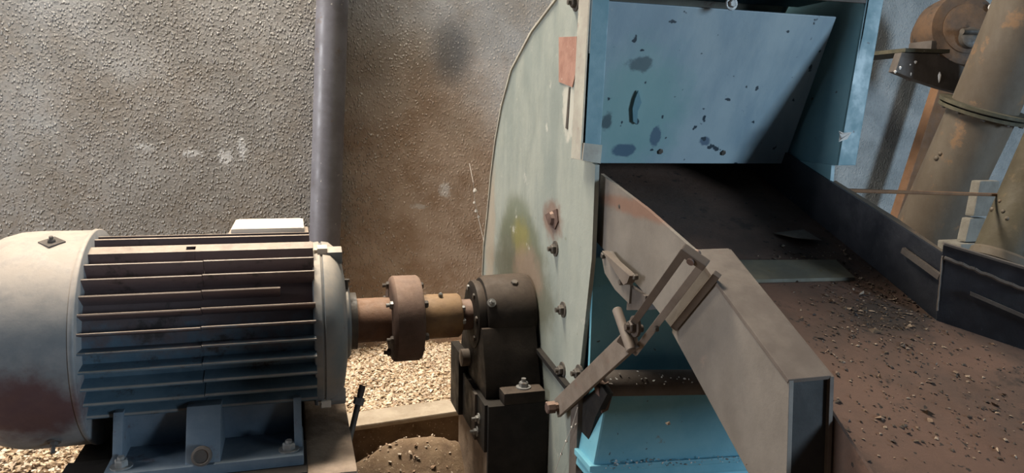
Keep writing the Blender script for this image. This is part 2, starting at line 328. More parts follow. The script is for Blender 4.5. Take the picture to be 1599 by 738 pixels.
# shell bed
n = 30000
px_ = np.concatenate([RNG.uniform(0.0, 0.62, 20000), RNG.uniform(-1.15, 0.0, 10000)]); py_ = np.concatenate([RNG.uniform(1.9, 2.40, 20000), RNG.uniform(1.72, 2.40, 10000)])
bedz = 0.185+0.06*np.clip((py_-1.95)/0.45, 0, 1)+0.008*np.sin(px_*23)*np.sin(py_*19)
g = G()
for x0, x1, rows in ((-1.3, -0.19, ((1.60, 0.05), (1.75, 0.17), (1.97, 0.185), (2.41, 0.235))), (-0.19, 0.62, ((1.955, 0.05), (1.96, 0.183), (1.99, 0.185), (2.41, 0.235)))):
    g.add([(x0+(x1-x0)*i/19, y, z) for y, z in rows for i in range(20)],
          [(j*20+i, j*20+i+1, (j+1)*20+i+1, (j+1)*20+i) for j in range(3) for i in range(19)])
bed = empty('shell_gravel', (-0.2, 2.1, 0.1), 'pale tan bed of crushed shells between the concrete kerb and the wall', 'gravel')
bed['kind'] = 'stuff'
q = mk('gravel_bed', g, 'dirt', bed, smooth=60); q['kind'] = 'stuff'
sel = ~((px_ > -0.18) & (py_ < 1.97))
q = chips('shell_chips', np.stack([px_, py_, bedz+RNG.uniform(-0.004, 0.007, n)], 1)[sel], RNG.uniform(0.004, 0.0095, n)[sel],
      palette(n, [(0.62, 0.50, 0.36), (0.55, 0.43, 0.30), (0.68, 0.58, 0.45), (0.42, 0.31, 0.20), (0.60, 0.48, 0.37), (0.35, 0.24, 0.15)])[sel], parent=bed)
q['kind'] = 'stuff'
n = 220
mx, my = RNG.uniform(0.12, 0.345, n), RNG.uniform(1.35, 1.84, n)
o = chips('mound_crumbs', np.array([(x, y, ground_z(x, y)+0.003) for x, y in zip(mx, my)]), RNG.uniform(0.002, 0.006, n), palette(n, [(0.5, 0.4, 0.3), (0.3, 0.2, 0.13), (0.6, 0.52, 0.42)]))
o['kind'] = 'stuff'; o['label'] = 'pale crumbs strewn over the brown earth mound before the kerb'; o['category'] = 'crumbs'

# ------------------------------------------------------------------ wall pipe
a, b = oy(507, 380, WY-0.055), oy(519, 0, WY-0.055); d = (b-a)/(b.z-a.z)
wp = empty('wall_pipe', a+d*(0.1-a.z), 'long grey pipe running up the stucco wall behind the motor', 'pipe')
mk('pipe', G().rod(a+d*(0.1-a.z), a+d*(3.2-a.z), 0.047, 28), 'pvc', wp)
for z in (1.62, 0.36):
    c = a+d*(z-a.z); mk('pipe_clamp', G().lathe(c-d*0.02, d, [(0, 0.051), (0.04, 0.051)], 28).box(c.x-0.09, c.x+0.09, WY-0.02, WY+0.002, z-0.02, z+0.02), 'pvc', wp)
p = oy(524, 38, WY-0.09)
mk('bird_dropping', G().lathe(p+Vector((-0.006, 0.012, 0.01)), (0.55, 0, -0.8), [(0, 0.004), (0.008, 0.010), (0.02, 0.007), (0.034, 0.001)], 10), 'white', label='white bird dropping stuck on the grey wall pipe', cat='dropping')

# ------------------------------------------------------------------ electric motor
AY, AZ = 1.55, 0.572
mot = empty('electric_motor', (-0.17, AY, 0.372), 'large blue finned electric motor with a dusty grey fan cowl', 'motor')
X0, X1 = -0.385, 0.032
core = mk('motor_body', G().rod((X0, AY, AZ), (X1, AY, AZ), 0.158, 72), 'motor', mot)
# one radial fin in two cast halves, pointing to +Z; turned about the shaft axis
def fin_mesh(xe):
    g = G(); xm = -0.165
    for xa, xb, o in ((X0, xm-0.0006, 0.0), (xm+0.0006, xe, 0.0012)):
        s = [(-0.0042+o, 0.150), (0.0042+o, 0.150), (0.0022+o, 0.190), (0.0012+o, 0.1915), (-0.0012+o, 0.1915), (-0.0022+o, 0.190)]
        g.prism([(xa, p, q) for p, q in s], (xb-xa, 0, 0))
    return g
fm = None; fs = None
for i in range(36):
    th = math.radians(10*i+6)                  # angle above the horizontal on the camera side
    deg = (10*i+6) % 360
    if 60 < deg < 125 or 222 < deg < 318: continue
    short = 33 < deg < 43
    if short: src = fs
    else: src = fm
    if src is None:
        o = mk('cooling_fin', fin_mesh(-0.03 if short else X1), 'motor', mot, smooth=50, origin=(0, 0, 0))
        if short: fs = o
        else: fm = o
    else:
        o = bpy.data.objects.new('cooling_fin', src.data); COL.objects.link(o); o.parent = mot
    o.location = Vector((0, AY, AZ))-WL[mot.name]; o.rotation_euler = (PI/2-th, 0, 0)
# flat pad with a bolt hole and the fins either side of the crown
def radial(theta): return Vector((0, -math.cos(theta), math.sin(theta))), Vector((0, -math.sin(theta), -math.cos(theta)))
th = math.radians(70); er, et = radial(th); c0 = Vector((0, AY, AZ))
g = G()
for xa, xb in ((X0, -0.198), (-0.182, X1)):
    g.prism([Vector((xa, 0, 0))+c0+er*r+et*t for r, t in ((0.15, -0.016), (0.188, -0.013), (0.188, 0.013), (0.15, 0.016))], (xb-xa, 0, 0))
for t0, t1 in ((-0.013, -0.006), (0.006, 0.013)):
    g.prism([Vector((-0.199, 0, 0))+c0+er*r+et*t for r, t in ((0.15, t0), (0.188, t0), (0.188, t1), (0.15, t1))], (0.018, 0, 0))
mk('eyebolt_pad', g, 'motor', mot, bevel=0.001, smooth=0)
for dg in (84, 93):
    er, et = radial(math.radians(dg))
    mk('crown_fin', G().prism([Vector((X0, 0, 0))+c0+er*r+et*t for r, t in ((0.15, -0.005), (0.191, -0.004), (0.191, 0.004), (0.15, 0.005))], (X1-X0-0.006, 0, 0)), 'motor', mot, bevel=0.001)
# terminal box on the far side of the crown
tb = mk('terminal_box', G().box(-0.128, 0.020, AY+0.015, AY+0.17, AZ+0.12, AZ+0.172), 'lid', mot, bevel=0.006)
mk('terminal_cover', G().box(-0.137, 0.027, AY+0.008, AY+0.178, AZ+0.172, AZ+0.178), 'motor', tb, bevel=0.002)
mk('terminal_lid', G().box(-0.126, 0.018, AY+0.018, AY+0.168, AZ+0.178, AZ+0.200), 'lid', tb, bevel=0.008)
# fan cowl
CX1 = -0.365
g = G(); n = 72
prof = [(0.0, 0.202), (-0.012, 0.203), (-0.10, 0.2035), (-0.125, 0.2015), (-0.150, 0.194), (-0.170, 0.180), (-0.182, 0.160), (-0.186, 0.06)]
g.lathe((CX1, AY, AZ), (1, 0, 0), [(t, r) for t, r in prof], n)
mk('fan_cowl', g, 'cowl', mot, smooth=50)
mk('cowl_rim', G().lathe((CX1-0.006, AY, AZ), (1, 0, 0), [(0, 0.2045), (0.003, 0.2055), (0.008, 0.2055), (0.010, 0.2035)], n), 'cowl', mot, smooth=50)
for dg, nm in ((72, 'cowl_bolt'), (-48, 'cowl_bolt')):
    er, et = radial(math.radians(dg)); c = Vector((CX1-0.055, 0, 0))+c0+er*0.2025
    g = G(); ax = Vector((1, 0, 0))
    if dg > 0: g.prism([c+ax*0.022, c+et*0.020, c-ax*0.022, c-et*0.020], er*0.003)
    g.bolt(c+er*0.001, er, 0.007, 0.008, washer=dg < 0, stud=0.004 if dg > 0 else 0.012)
    mk(nm, g, 'bracket', mot, smooth=30)
# end shield and bearing cap
mk('end_shield', G().lathe((X1-0.004, AY, AZ), (1, 0, 0), [(0, 0.158), (0.002, 0.168), (0.016, 0.170), (0.020, 0.166), (0.022, 0.170), (0.036, 0.168), (0.050, 0.156), (0.060, 0.135), (0.066, 0.10), (0.068, 0.05)], 64), 'shield', mot, smooth=35)
mk('bearing_cap', G().lathe((X1+0.058, AY, AZ), (1, 0, 0), [(0, 0.078), (0.010, 0.078), (0.014, 0.072), (0.016, 0.05)], 40), 'shield', mot)
mk('seal_ring', G().lathe((X1+0.07, AY, AZ), (1, 0, 0), [(0, 0.06), (0.016, 0.06), (0.017, 0.05)], 32), 'darkbolt', mot)
for dg in (72, -52, 150, 215):
    er, et = radial(math.radians(dg)); c = Vector((X1+0.026, 0, 0))+c0+er*0.160
    mk('shield_lug', G().prism([c-et*0.017-er*0.012, c-et*0.013+er*0.013, c+et*0.013+er*0.013, c+et*0.017-er*0.012], (0.030, 0, 0)), 'shield', mot, bevel=0.003)
    if dg in (72, -52):
        q = c+er*0.010
        mk('lug_bolt', G().lathe(q-Vector((0.012, 0, 0)), (1, 0, 0), [(-0.012, 0.006), (-0.006, 0.006), (-0.006, 0.0125), (0.013, 0.0125)], 6), 'lid', mot, smooth=20)
mk('grease_nipple', G().rod((X1+0.066, AY-0.02, AZ+0.070), (X1+0.066, AY-0.02, AZ+0.092), 0.004, 10).rod((X1+0.066, AY-0.02, AZ+0.090), (X1+0.066, AY-0.02, AZ+0.095), 0.007, 10), 'darkbolt', mot)
# feet: a cast flange along the base with a centre rib and end webs, on both sides
for sgn in (-1, 1):
    y0 = AY+sgn*0.235; yi = AY+sgn*0.10
    def yy(a, b): return (min(a, b), max(a, b))
    ft = mk('motor_foot', G().box(-0.325, 0.004, *yy(y0, yi), 0.372, 0.392), 'foot', mot, bevel=0.004)
    mk('foot_wall', G().prism([(-0.315, yi+sgn*0.025, 0.385), (-0.315, AY+sgn*0.142, 0.485), (-0.315, yi, 0.485), (-0.315, yi, 0.385)], (0.315, 0, 0)), 'foot', mot, bevel=0.002)
    mk('foot_rib', G().prism([(-0.196, y0, 0.38), (-0.196, AY+sgn*0.175, 0.478), (-0.196, yi, 0.478), (-0.196, yi, 0.38)], (0.058, 0, 0)), 'foot', mot, bevel=0.003)
    for xa, dx in ((-0.317, 0.016), (-0.012, 0.014)):
        mk('foot_web', G().prism([(xa, y0+(-sgn)*0.035, 0.388), (xa, AY+sgn*0.165, 0.475), (xa, yi, 0.475), (xa, yi, 0.388)], (dx, 0, 0)), 'foot', mot, bevel=0.002)
    for x in (-0.300, -0.022):
        mk('foot_bolt', G().bolt((x, y0-sgn*0.028, 0.392), (0, 0, 1), 0.0115, 0.013, stud=0.004), 'zinc', mot, smooth=20)
    if sgn < 0: mk('earth_boss', G().lathe((-0.168, y0+0.012, 0.405), (0, -1, 0.25), [(0, 0.017), (0.012, 0.017), (0.013, 0.013), (0.009, 0.011)], 24), 'bracket', mot)
# steel base under the motor
bs = empty('motor_base', (-0.17, AY, 0.06), 'dark steel base frame carrying the blue motor', 'base')
for y0, y1 in ((1.285, 1.425), (1.675, 1.815)):
    mk('base_rail', G().box(-0.405, 0.010, y0, y1, 0.10, 0.373), 'black', bs, bevel=0.004)
mk('cross_member', G().box(-0.40, -0.32, 1.42, 1.68, 0.2, 0.366), 'black', bs, bevel=0.003)
g = G().box(0.008, 0.098, 1.28, 1.83, 0.06, 0.368)
mk('base_end_block', g, 'old_concrete', bs, bevel=0.012)
# loose anchor rod
a, b = oz(541, 703, 0.30), None
a = oy(541, 706, 1.47); b = oy(566, 602, 1.50)
ar = empty('anchor_rod', a, 'thin leaning threaded rod with a nut beside the motor base', 'rod')
mk('threaded_rod', G().rod(a-(b-a)*1.1, b, 0.0062, 12), 'darkbolt', ar)
c = a+(b-a)*0.72; mk('nut', G().lathe(c, b-a, [(0, 0.011), (0.014, 0.011)], 6), 'zinc', ar, smooth=20)
mk('rod_tip', G().lathe(b-(b-a)*0.16, b-a, [(0, 0.0068), ((b-a).length*0.16, 0.0068), ((b-a).length*0.165, 0.005)], 12), 'bracket', ar)

# ------------------------------------------------------------------ shaft coupling
cp = empty('flange_coupling', (0.225, AY, AZ-0.09), 'rusty round flange coupling joining the motor shaft to the bearing shaft', 'coupling')
mk('motor_hub', G().lathe((0.100, AY, AZ), (1, 0, 0), [(0, 0.043), (0.003, 0.047), (0.096, 0.047), (0.10, 0.05)], 40), 'rust', cp)
mk('bearing_hub', G().lathe((0.252, AY, AZ), (1, 0, 0), [(0, 0.049), (0.085, 0.048), (0.090, 0.044)], 40), 'brass', cp)
mk('flange_disc', G().lathe((0.188, AY, AZ), (1, 0, 0), [(0, 0.076), (0.004, 0.088), (0.009, 0.092), (0.058, 0.092), (0.064, 0.088), (0.068, 0.070)], 48), 'rust_flange', cp, smooth=35)
for k in range(6):
    er, et = radial(math.radians(60*k+38)); c = Vector((0.190, 0, 0))+c0+er*0.072
    mk('coupling_bolt', G().bolt(c, (-1, 0, 0), 0.0085, 0.009, washer=False, stud=0.006), 'zinc' if k % 3 == 0 else 'bracket', cp, smooth=20)
    c = Vector((0.256, 0, 0))+c0+er*0.068
    mk('coupling_nut', G().bolt(c, (1, 0, 0), 0.008, 0.008, washer=False), 'bracket', cp, smooth=20)
mk('set_screw', G().lathe(Vector((0.297, AY-0.012, AZ+0.043)), (0, -0.2, 1), [(0, 0.005), (0.010, 0.005), (0.013, 0.002)], 6), 'zinc', cp)
for dg in (35, -5):
    er, et = radial(math.radians(dg)); c = Vector((0.341, 0, 0))+c0+er*0.040
    mk('key_screw', G().bolt(c, (1, 0, 0), 0.007, 0.007, washer=False), 'zinc', cp, smooth=20)
# ------------------------------------------------------------------ bearing housing
bh = empty('bearing_housing', (0.43, AY, 0.43), 'black greasy pillow block bearing bolted against the green plate', 'bearing')
mk('bearing_shaft', G().rod((0.335, AY, AZ), (0.52, AY, AZ), 0.034, 32), 'rust_flange', bh)
mk('bearing_body', G().lathe((0.386, AY, AZ), (1, 0, 0), [(0, 0.070), (0.003, 0.080), (0.012, 0.085), (0.095, 0.087), (0.110, 0.083), (0.113, 0.07)], 48), 'bearing', bh, smooth=35)
mk('bearing_cover', G().lathe((0.366, AY, AZ), (1, 0, 0), [(0, 0.050), (0.001, 0.066), (0.004, 0.074), (0.012, 0.076), (0.022, 0.073)], 48), 'bearing', bh, smooth=35)
for dg in (55, 5, -45, 110, 170):
    er, et = radial(math.radians(dg)); c = Vector((0.368, 0, 0))+c0+er*0.060
    mk('cover_bolt', G().bolt(c, (-1, 0, 0), 0.0065, 0.006, washer=False), 'zinc' if dg == 110 else 'darkbolt', bh, smooth=20)
mk('bearing_foot', G().prism([(0.372, AY-0.085, AZ-0.01), (0.372, AY-0.125, 0.452), (0.372, AY-0.125, 0.42), (0.372, AY+0.125, 0.42), (0.372, AY+0.125, 0.452), (0.372, AY+0.085, AZ-0.01)], (0.12, 0, 0)), 'bearing', bh, bevel=0.004)
mk('foot_lug', G().box(0.400, 0.490, AY-0.165, AY-0.10, 0.42, 0.446), 'bearing', bh, bevel=0.006)
mk('holding_bolt', G().bolt((0.450, AY-0.138, 0.446), (0, 0, 1), 0.010, 0.012, stud=0.006), 'zinc', bh, smooth=20)
er, et = radial(math.radians(62)); c = Vector((0.455, 0, 0))+c0+er*0.086
mk('oil_plug', G().bolt(c, er, 0.008, 0.006, washer=False), 'darkbolt', bh, smooth=20)
er, et = radial(math.radians(30)); c = Vector((0.395, 0, 0))+c0+er*0.085
mk('grease_fitting', G().bolt(c, er, 0.006, 0.006).rod(c, c+er*0.014, 0.003, 8), 'zinc', bh, smooth=20)
# pedestal
pd = empty('bearing_pedestal', (0.43, AY, 0.06), 'black steel pedestal on a concrete foot under the bearing', 'pedestal')
mk('concrete_foot', G().prism([(0.372, 1.405, 0.05), (0.372, 1.405, 0.325), (0.372, 1.69, 0.325), (0.372, 1.69, 0.05)], (0.12, 0, 0)), 'old_concrete', pd, bevel=0.006)
mk('steel_cap', G().box(0.362, 0.494, 1.395, 1.70, 0.318, 0.421), 'black', pd, bevel=0.003)
mk('front_plate', G().box(0.368, 0.497, 1.385, 1.397, 0.05, 0.421), 'black', pd, bevel=0.003)
mk('side_stiffener', G().box(0.357, 0.364, 1.46, 1.49, 0.318, 0.421), 'bracket', pd, bevel=0.002)
for y, z in ((1.44, 0.375), (1.455, 0.34)):
    mk('side_bolt', G().bolt((0.362, y, z), (-1, 0, 0), 0.007, 0.008, stud=0.006), 'zinc', pd, smooth=20)
mk('shim_block', G().lathe((0.352, 1.585, 0.462), (1, 0, 0), [(0, 0.012), (0.002, 0.020), (0.03, 0.020)], 12), 'bar', pd)
mk('end_bracket', G().box(0.352, 0.372, 1.60, 1.69, 0.318, 0.47), 'black', pd, bevel=0.003)

# ------------------------------------------------------------------ machine housing
hs = empty('crusher_housing', (0.76, 1.5, 0.05), 'tall machine housing with pale green side plate and blue front', 'machine')
YF = 1.2
XR = 1.0
far = [(870, 0), (832, 50), (800, 110), (785, 165), (775, 220), (768, 275), (763, 330), (757, 385), (755, 430)]
outline = [(p.y, p.z) for p in (ox(x, y, PX) for x, y in far)]
top = [(YF+0.055, 1.42), (1.20+0.10, 1.41), (1.33, 1.33)]
lower = [(1.955, 0.45), (1.90, 0.30), (1.85, 0.05)]
near = [(1.235, 0.05), (1.228, 0.54), (1.19, 0.76), (1.19, 0.925), (1.255, 0.935), (1.262, 1.1)]
prof = top+outline+lower
mk('side_plate', G().prism([(PX, y, z) for y, z in prof+near], (0.008, 0, 0)), 'green', hs, smooth=0, label='pale green curved steel side plate with grease stain')
g = G()
for i in range(len(prof)-1):
    (y0, z0), (y1, z1) = prof[i], prof[i+1]
    g.prism([(PX-0.004, y0, z0), (PX-0.004, y1, z1), (PX-0.004, y1+0.004, z1+0.004), (PX-0.004, y0+0.004, z0+0.004)], (XR-PX+0.02, 0, 0))
mk('wrapper', g, 'cream_edge', hs, smooth=50)
mk('side_plate', G().prism([(XR+0.004, y, z) for y, z in prof+[(YF+0.01, 0.05), (YF+0.01, 0.925), (1.5, 0.932), (1.5, 1.30)]], (0.008, 0, 0)), 'flange_blue', hs, smooth=0, label='blue far side plate')
mk('front_panel', G().box(PX+0.008, XR+0.004, YF, YF+0.008, 0.05, 0.76), 'blue', hs, smooth=0, label='blue painted front panel')
mk('inner_light_block', G().box(PX+0.008, XR+0.004, 1.62, 1.63, 0.05, 1.13), 'flange_blue', hs, smooth=0)  # back panel added so the housing interior stays dark
mk('top_light_block', G().box(PX+0.008, XR+0.03, YF+0.03, 1.385, 1.245, 1.252), 'flange_blue', hs, smooth=0)  # closing plate added to keep light out of the opening
# angle-iron frame of the opening: left and right posts, header
def post(ax, ay, bx, by, cx, cy, dx, dy, ret, nm, label):
    q = [oy(ax, ay, YF), oy(bx, by, YF), oy(cx, cy, YF), oy(dx, dy, YF)]
    up = (q[0]-q[3])*0.35; q[0] += up; q[1] += up
    return mk(nm, G().prism(q, (0, 0.006, 0)), 'flange_blue', hs, bevel=0.0012, smooth=0, label=label), q
_, ql = post(921, 0, 952, 0, 936, 255, 908, 250, 1, 'frame_post', 'blue angle iron post on the green plate side')
mk('frame_return', G().prism([ql[0], ql[3], ql[3]+Vector((0.0, 0.052, 0)), ql[0]+Vector((0.0, 0.052, 0))], (0.006, 0, 0)), 'cream_edge', hs, bevel=0.001, smooth=0)
mk('frame_bottom_tab', G().prism([ql[3]+Vector((-0.0, -0.002, 0.0)), ql[2]+Vector((0, -0.002, 0)), ql[2]+Vector((0.002, -0.002, 0.032)), ql[3]+Vector((0.002, -0.002, 0.03))], (0, -0.003, 0)), 'cream_edge', hs, smooth=0)
_, qr = post(1352, 8, 1378, 8, 1336, 258, 1309, 258, 1, 'frame_post', 'blue angle iron post on the far side of the opening')
mk('inner_wall', G().prism([qr[0], qr[3], qr[3]+Vector((0.0, 0.40, 0)), qr[0]+Vector((0.0, 0.40, 0))], (0.005, 0, 0)), 'flange_blue', hs, smooth=0)
t0, t1 = oy(1352, 5, YF), oy(930, -25, YF)
mk('frame_header', G().prism([t1, t0, t0+Vector((0, 0, 0.06)), t1+Vector((0, 0, 0.06))], (0, 0.006, 0)), 'bracket', hs, smooth=0)
mk('header_bolt', G().bolt(oy(1142, 6, YF), (0, -1, 0), 0.007, 0.006), 'zinc', hs, smooth=20)
mk('corner_weld', G().add([oy(1314, 212, YF-0.008)+Vector((random.uniform(-.004, .024), random.uniform(-.004, 0.01), random.uniform(-.014, .014))) for _ in range(10)], [(i, (i+3) % 10, (i+5) % 10) for i in range(10)]), 'white', hs)
# hinged inner flap, leaning back at its foot
tl, tr = oy(948, 2, YF+0.035), oy(1311, 27, YF+0.035)
bl, br = oy(925, 254, 1.36), oy(1290, 256, 1.36)
tl.x = bl.x = 0.512; tr.x = br.x = 1.006; tl.z = tr.z = (tl.z+tr.z)/2; bl.z = br.z = (bl.z+br.z)/2
nv = (tr-tl).cross(bl-tl).normalized()
if nv.y > 0: nv = -nv
fl = mk('flap', G().prism([tl, tr, br, bl], -nv*0.005), 'flap', hs, bevel=0.001, smooth=0, label='flat blue inner flap plate leaning back at its foot')
def onflap(x, y):
    d = ray(x, y); t = (tl-CP).dot(nv)/d.dot(nv); return CP+d*t
for x, y in ((1031, 236), (1129, 238)): mk('flap_bolt', G().bolt(onflap(x, y), nv, 0.006, 0.004, washer=False), 'darkbolt', fl, smooth=20)
g = G(); pk = [onflap(x, y)+nv*0.002 for x, y in ((995, 140), (1000, 158), (994, 172), (993, 192), (987, 188), (986, 168), (990, 152))]
mk('paint_flake', G().prism(pk, nv*0.004), 'flange_blue', fl, smooth=0)
# bolts, patch and rust hole on the green plate
for x, y in ((868, 388), (880, 483), (879, 577), (900, 4), (905, 582)):
    mk('plate_bolt', G().bolt(ox(x, y, PX), (-1, 0, 0), 0.010, 0.010, stud=0.005), 'darkbolt', hs, smooth=20)
pq = [(874, 58), (902, 57), (901, 110), (895, 136), (874, 128)]
mk('rust_patch', G().prism([ox(x, y, PX) for x, y in pq], (-0.002, 0, 0)), 'tape', hs, smooth=0, label='red brown patch')
mk('plate_slit', G().prism([ox(x, y, PX) for x, y in ((889, 136), (891, 136), (887, 202), (884, 200))], (-0.0015, 0, 0)), 'darkbolt', hs, smooth=0)
pq = [(853, 335), (862, 330), (871, 326), (873, 346), (868, 358), (858, 350)]
c = sum((ox(x, y, PX) for x, y in pq), Vector())/6
g = G().prism([ox(x, y, PX) for x, y in pq], (-0.003, 0, 0)).lathe(c-Vector((0.001, 0, 0)), (-1, 0, 0), [(0, 0.016), (0.008, 0.012), (0.009, 0.005)], 9)
mk('rust_stub', g, 'rust_flange', hs, smooth=30)
# lower blue chute box
LY = 1.13
a, b, c, d = oy(948, 612, LY), oy(922, 735, LY), oy(1185, 735, LY), oy(1165, 596, LY)
XB = 0.99
g = G().prism([(a.x, LY, a.z), (b.x, LY, b.z-0.02), (XB, LY, b.z-0.05), (XB, LY, a.z-0.035)], (0, YF-LY+0.003, 0))
lb = mk('chute_box', g, 'blue', hs, bevel=0.004, smooth=0, label='light blue lower chute box')
rp0 = Vector((a.x-0.004, LY+0.022, a.z+0.006)); rp1 = Vector((XB, LY+0.022, a.z-0.030))
mk('chute_roll', G().rod(rp0, rp1, 0.026, 20), 'bracket', lb)
mk('chute_lip', G().prism([(b.x-0.004, LY-0.006, b.z+0.012), (b.x-0.004, YF, b.z+0.012), (XB, YF, b.z-0.016), (XB, LY-0.006, b.z-0.016)], (0, 0, -0.012)), 'blue', lb, bevel=0.002, smooth=0)
mk('chute_side_bracket', G().prism([ox(x, y, PX-0.003) for x, y in ((902, 630), (938, 600), (948, 615), (930, 650), (915, 700), (900, 720))], (0.012, 0, 0)), 'black', hs, smooth=0)
mk('rust_bracket', G().prism([oy(x, y, LY-0.004) for x, y in ((934, 606), (951, 596), (958, 612), (950, 640), (940, 645))], (0, 0.02, 0)), 'rust_flange', hs, bevel=0.001, smooth=0)
mk('lower_frame', G().box(PX-0.012, PX+0.0, 1.20, 1.235, 0.05, 0.50), 'bracket', hs, smooth=0)
mk('diagonal_strip', G().plank(ox(820, 515, PX), ox(893, 606, PX), (0, 0.4, 0.6), 0.012, 0.012, (-1, 0, 0)), 'black', hs, smooth=0)
n = 260
P = np.array([[0.51+0.43*u, LY+RNG.uniform(-0.012, 0.03), 0] for u in RNG.uniform(0, 1, n)]); P[:, 2] = np.where(RNG.random(n) < 0.5, a.z+0.030-0.04*(P[:, 0]-0.51)/0.43, b.z+0.015-0.03*(P[:, 0]-0.51)/0.43)+RNG.uniform(-0.012, 0.003, n)
P[:, 1] = np.where(P[:, 2] < 0.47, LY-0.006, P[:, 1])
o = chips('cobweb_dust', P, RNG.uniform(0.0012, 0.0035, n), palette(n, [(0.6, 0.62, 0.62), (0.4, 0.42, 0.42), (0.15, 0.14, 0.13)])); o['kind'] = 'stuff'
o['label'] = 'white cobweb dust clinging to the light blue chute box'; o['category'] = 'dust'

# ------------------------------------------------------------------ feed tray
TX = 0.52
ft = empty('feed_tray', (0.76, 0.95, 0.66), 'sloping rusty feed tray running down out of the machine', 'tray')
e_top = [ox(x, y, TX) for x, y in ((938, 271), (1010, 326), (1085, 392))]
e_bot = [ox(x, y, TX) for x, y in ((1085, 575), (1055, 520), (1000, 450), (930, 376))]
mk('side_plate', G().prism(e_top+[ox(1130, 450, TX)]+e_bot, (0.006, 0, 0)), 'tray_side', ft, smooth=0, label='thin pale side plate of the tray')
# closed box beam along the nearer half
bw = 0.056
bt0, bt1 = ox(1085, 391, TX), ox(1236, 594, TX)
bb1, bb0 = ox(1231, 760, TX), ox(1052, 518, TX)
bb2 = ox(1184, 760, TX)
off = Vector((-0.003, 0, 0)); wv = Vector((bw, 0, 0))
mk('beam_web', G().prism([bt0+off, bt1+off, bb1+off, bb2+off, bb0+off], (0.006, 0, 0)), 'tray_side', ft, bevel=0.0008, smooth=0)
lift = Vector((-0.0012, -0.0006, 0.0018))
mk('beam_top_flange', G().prism([bt0+off+lift, bt1+off+lift, bt1+off+wv+lift, bt0+off+wv+lift], Vector((0, 0.002, -0.005))), 'tray_top', ft, bevel=0.0008, smooth=0)
ec = (bt1-bb1).normalized()
inset = (bt0-bt1).normalized()*0.006
mk('beam_end_plate', G().prism([bt1+inset-ec*0.006, bb1+inset, bb1+inset+wv, bt1+inset+wv-ec*0.006], inset), 'tray_end', ft, smooth=0)
mk('beam_inner_web', G().prism([bt0+wv, bt1+wv, bb1+wv, bb0+wv], (-0.005, 0, 0)), 'tray_top', ft, smooth=0)
q0, q1 = ox(1293, 584, TX+bw+0.001), ox(1288, 636, TX+bw+0.001)
mk('weld_edge', G().rod(q0, q1, 0.0022, 8), 'zinc', ft)
# apron side that carries on toward the lower end
TX2 = TX+bw+0.003
s0, s1 = ox(1288, 628, TX2), ox(1372, 758, TX2)
mk('apron_side', G().prism([s0+Vector((0, 0.12, 0.03)), s0, s1, s1+Vector((0, 0, -0.12)), s0+Vector((0, 0.12, -0.12))], (0.004, 0, 0)), 'tray_floor', ft, smooth=0)
# floor of the tray
def fz(y): return 0.771+(y-1.131)*0.38
yb, yn = 1.60, 0.50
RW = 1.0
kx0 = on(1460, 500, 0, RW)
def floor_pt(x, y):
    d = ray(x, y); t = (0.771-1.131*0.38-CP.z+0.38*CP.y)/(d.z-0.38*d.y); return CP+d*t
w0, w1 = floor_pt(1462, 500), floor_pt(1599, 546); wdv = (w1-w0); w2 = w0+wdv*3.0
yb2 = 1.085
mk('tray_floor', G().prism([(TX2, yb2, fz(yb2)), (RW, yb2, fz(yb2)), w0, w2, (w2.x, yn, fz(yn)), (TX2, yn, fz(yn))], (0, 0, -0.008)), 'tray_floor', ft, smooth=0, label='rusty brown tray floor')
mk('inner_floor', G().prism([(TX+0.006, yb, fz(yb)), (RW, yb, fz(yb)), (RW, yb2, fz(yb2)), (TX+0.006, yb2, fz(yb2))], (0, 0, -0.008)), 'tray_floor', ft, smooth=0)
mk('lip_strip', G().prism([floor_pt(1110, 409)+Vector((-0.06, 0, 0)), floor_pt(1305, 410), floor_pt(1335, 438), floor_pt(1150, 441)+Vector((-0.06, 0, 0))], (0, 0, 0.006)), 'lip', ft, bevel=0.001, smooth=0, label='dull yellow grey lip strip')
# far side wall and flared wing
c0_, c1_ = ox(1296, 283, RW), ox(1480, 402, RW)
f0, f1 = ox(1320, 385, RW), w0
rwp = [c0_+(c0_-c1_).normalized()*0.35, c1_, Vector((RW, w0.y, fz(w0.y)-0.004)), Vector((RW, yb, fz(yb)-0.004))]
rwp = [Vector((RW, p.y, p.z)) for p in rwp]
mk('far_side', G().prism(rwp, (0.006, 0, 0)), 'tarred', ft, smooth=0, label='black tarred far side of the tray')
mk('far_rib', G().plank(ox(1412, 390, RW-0.004), ox(1470, 432, RW-0.004), (0, -0.3, 0.9), 0.010, 0.006, (-1, 0, 0)), 'bracket', ft, smooth=0)
# sloping gusset plate behind the far side
mk('far_flange', G().prism([c0_+Vector((0.004, 0.0, 0)), c1_+Vector((0.004, 0, 0)), c1_+Vector((0.012, 0, 0)), c0_+(c1_-c0_)*0.55+Vector((0.035, 0.02, 0.0)), c0_+Vector((0.030, 0.02, 0))], (0, 0.0, -0.004)), 'duct', ft, smooth=0)
wu = Vector((0.0, 0.02, 1)).normalized()
h0 = c1_.z-w0.z+0.008
wq = [w0, w2, w2+wu*(h0+0.012)+Vector((0, 0, 0)), w0+wu*(h0+0.012)]
nw = (w2-w0).cross(wu).normalized(); nw = nw if nw.y > 0 else -nw
mk('flared_wing', G().prism(wq, nw*0.006), 'tarred', ft, smooth=0, label='black flared wing')
mk('wing_top_edge', G().prism([w0+wu*(h0+0.012)-nw*0.006, w2+wu*(h0+0.012)-nw*0.006, w2+wu*(h0+0.012)+nw*0.012, w0+wu*(h0+0.012)+nw*0.012], (0, 0, 0.004)), 'bracket', ft, bevel=0.0008, smooth=0)
def wing(s, h): return w0+wdv*s+wu*(h0*h)-nw*0.002
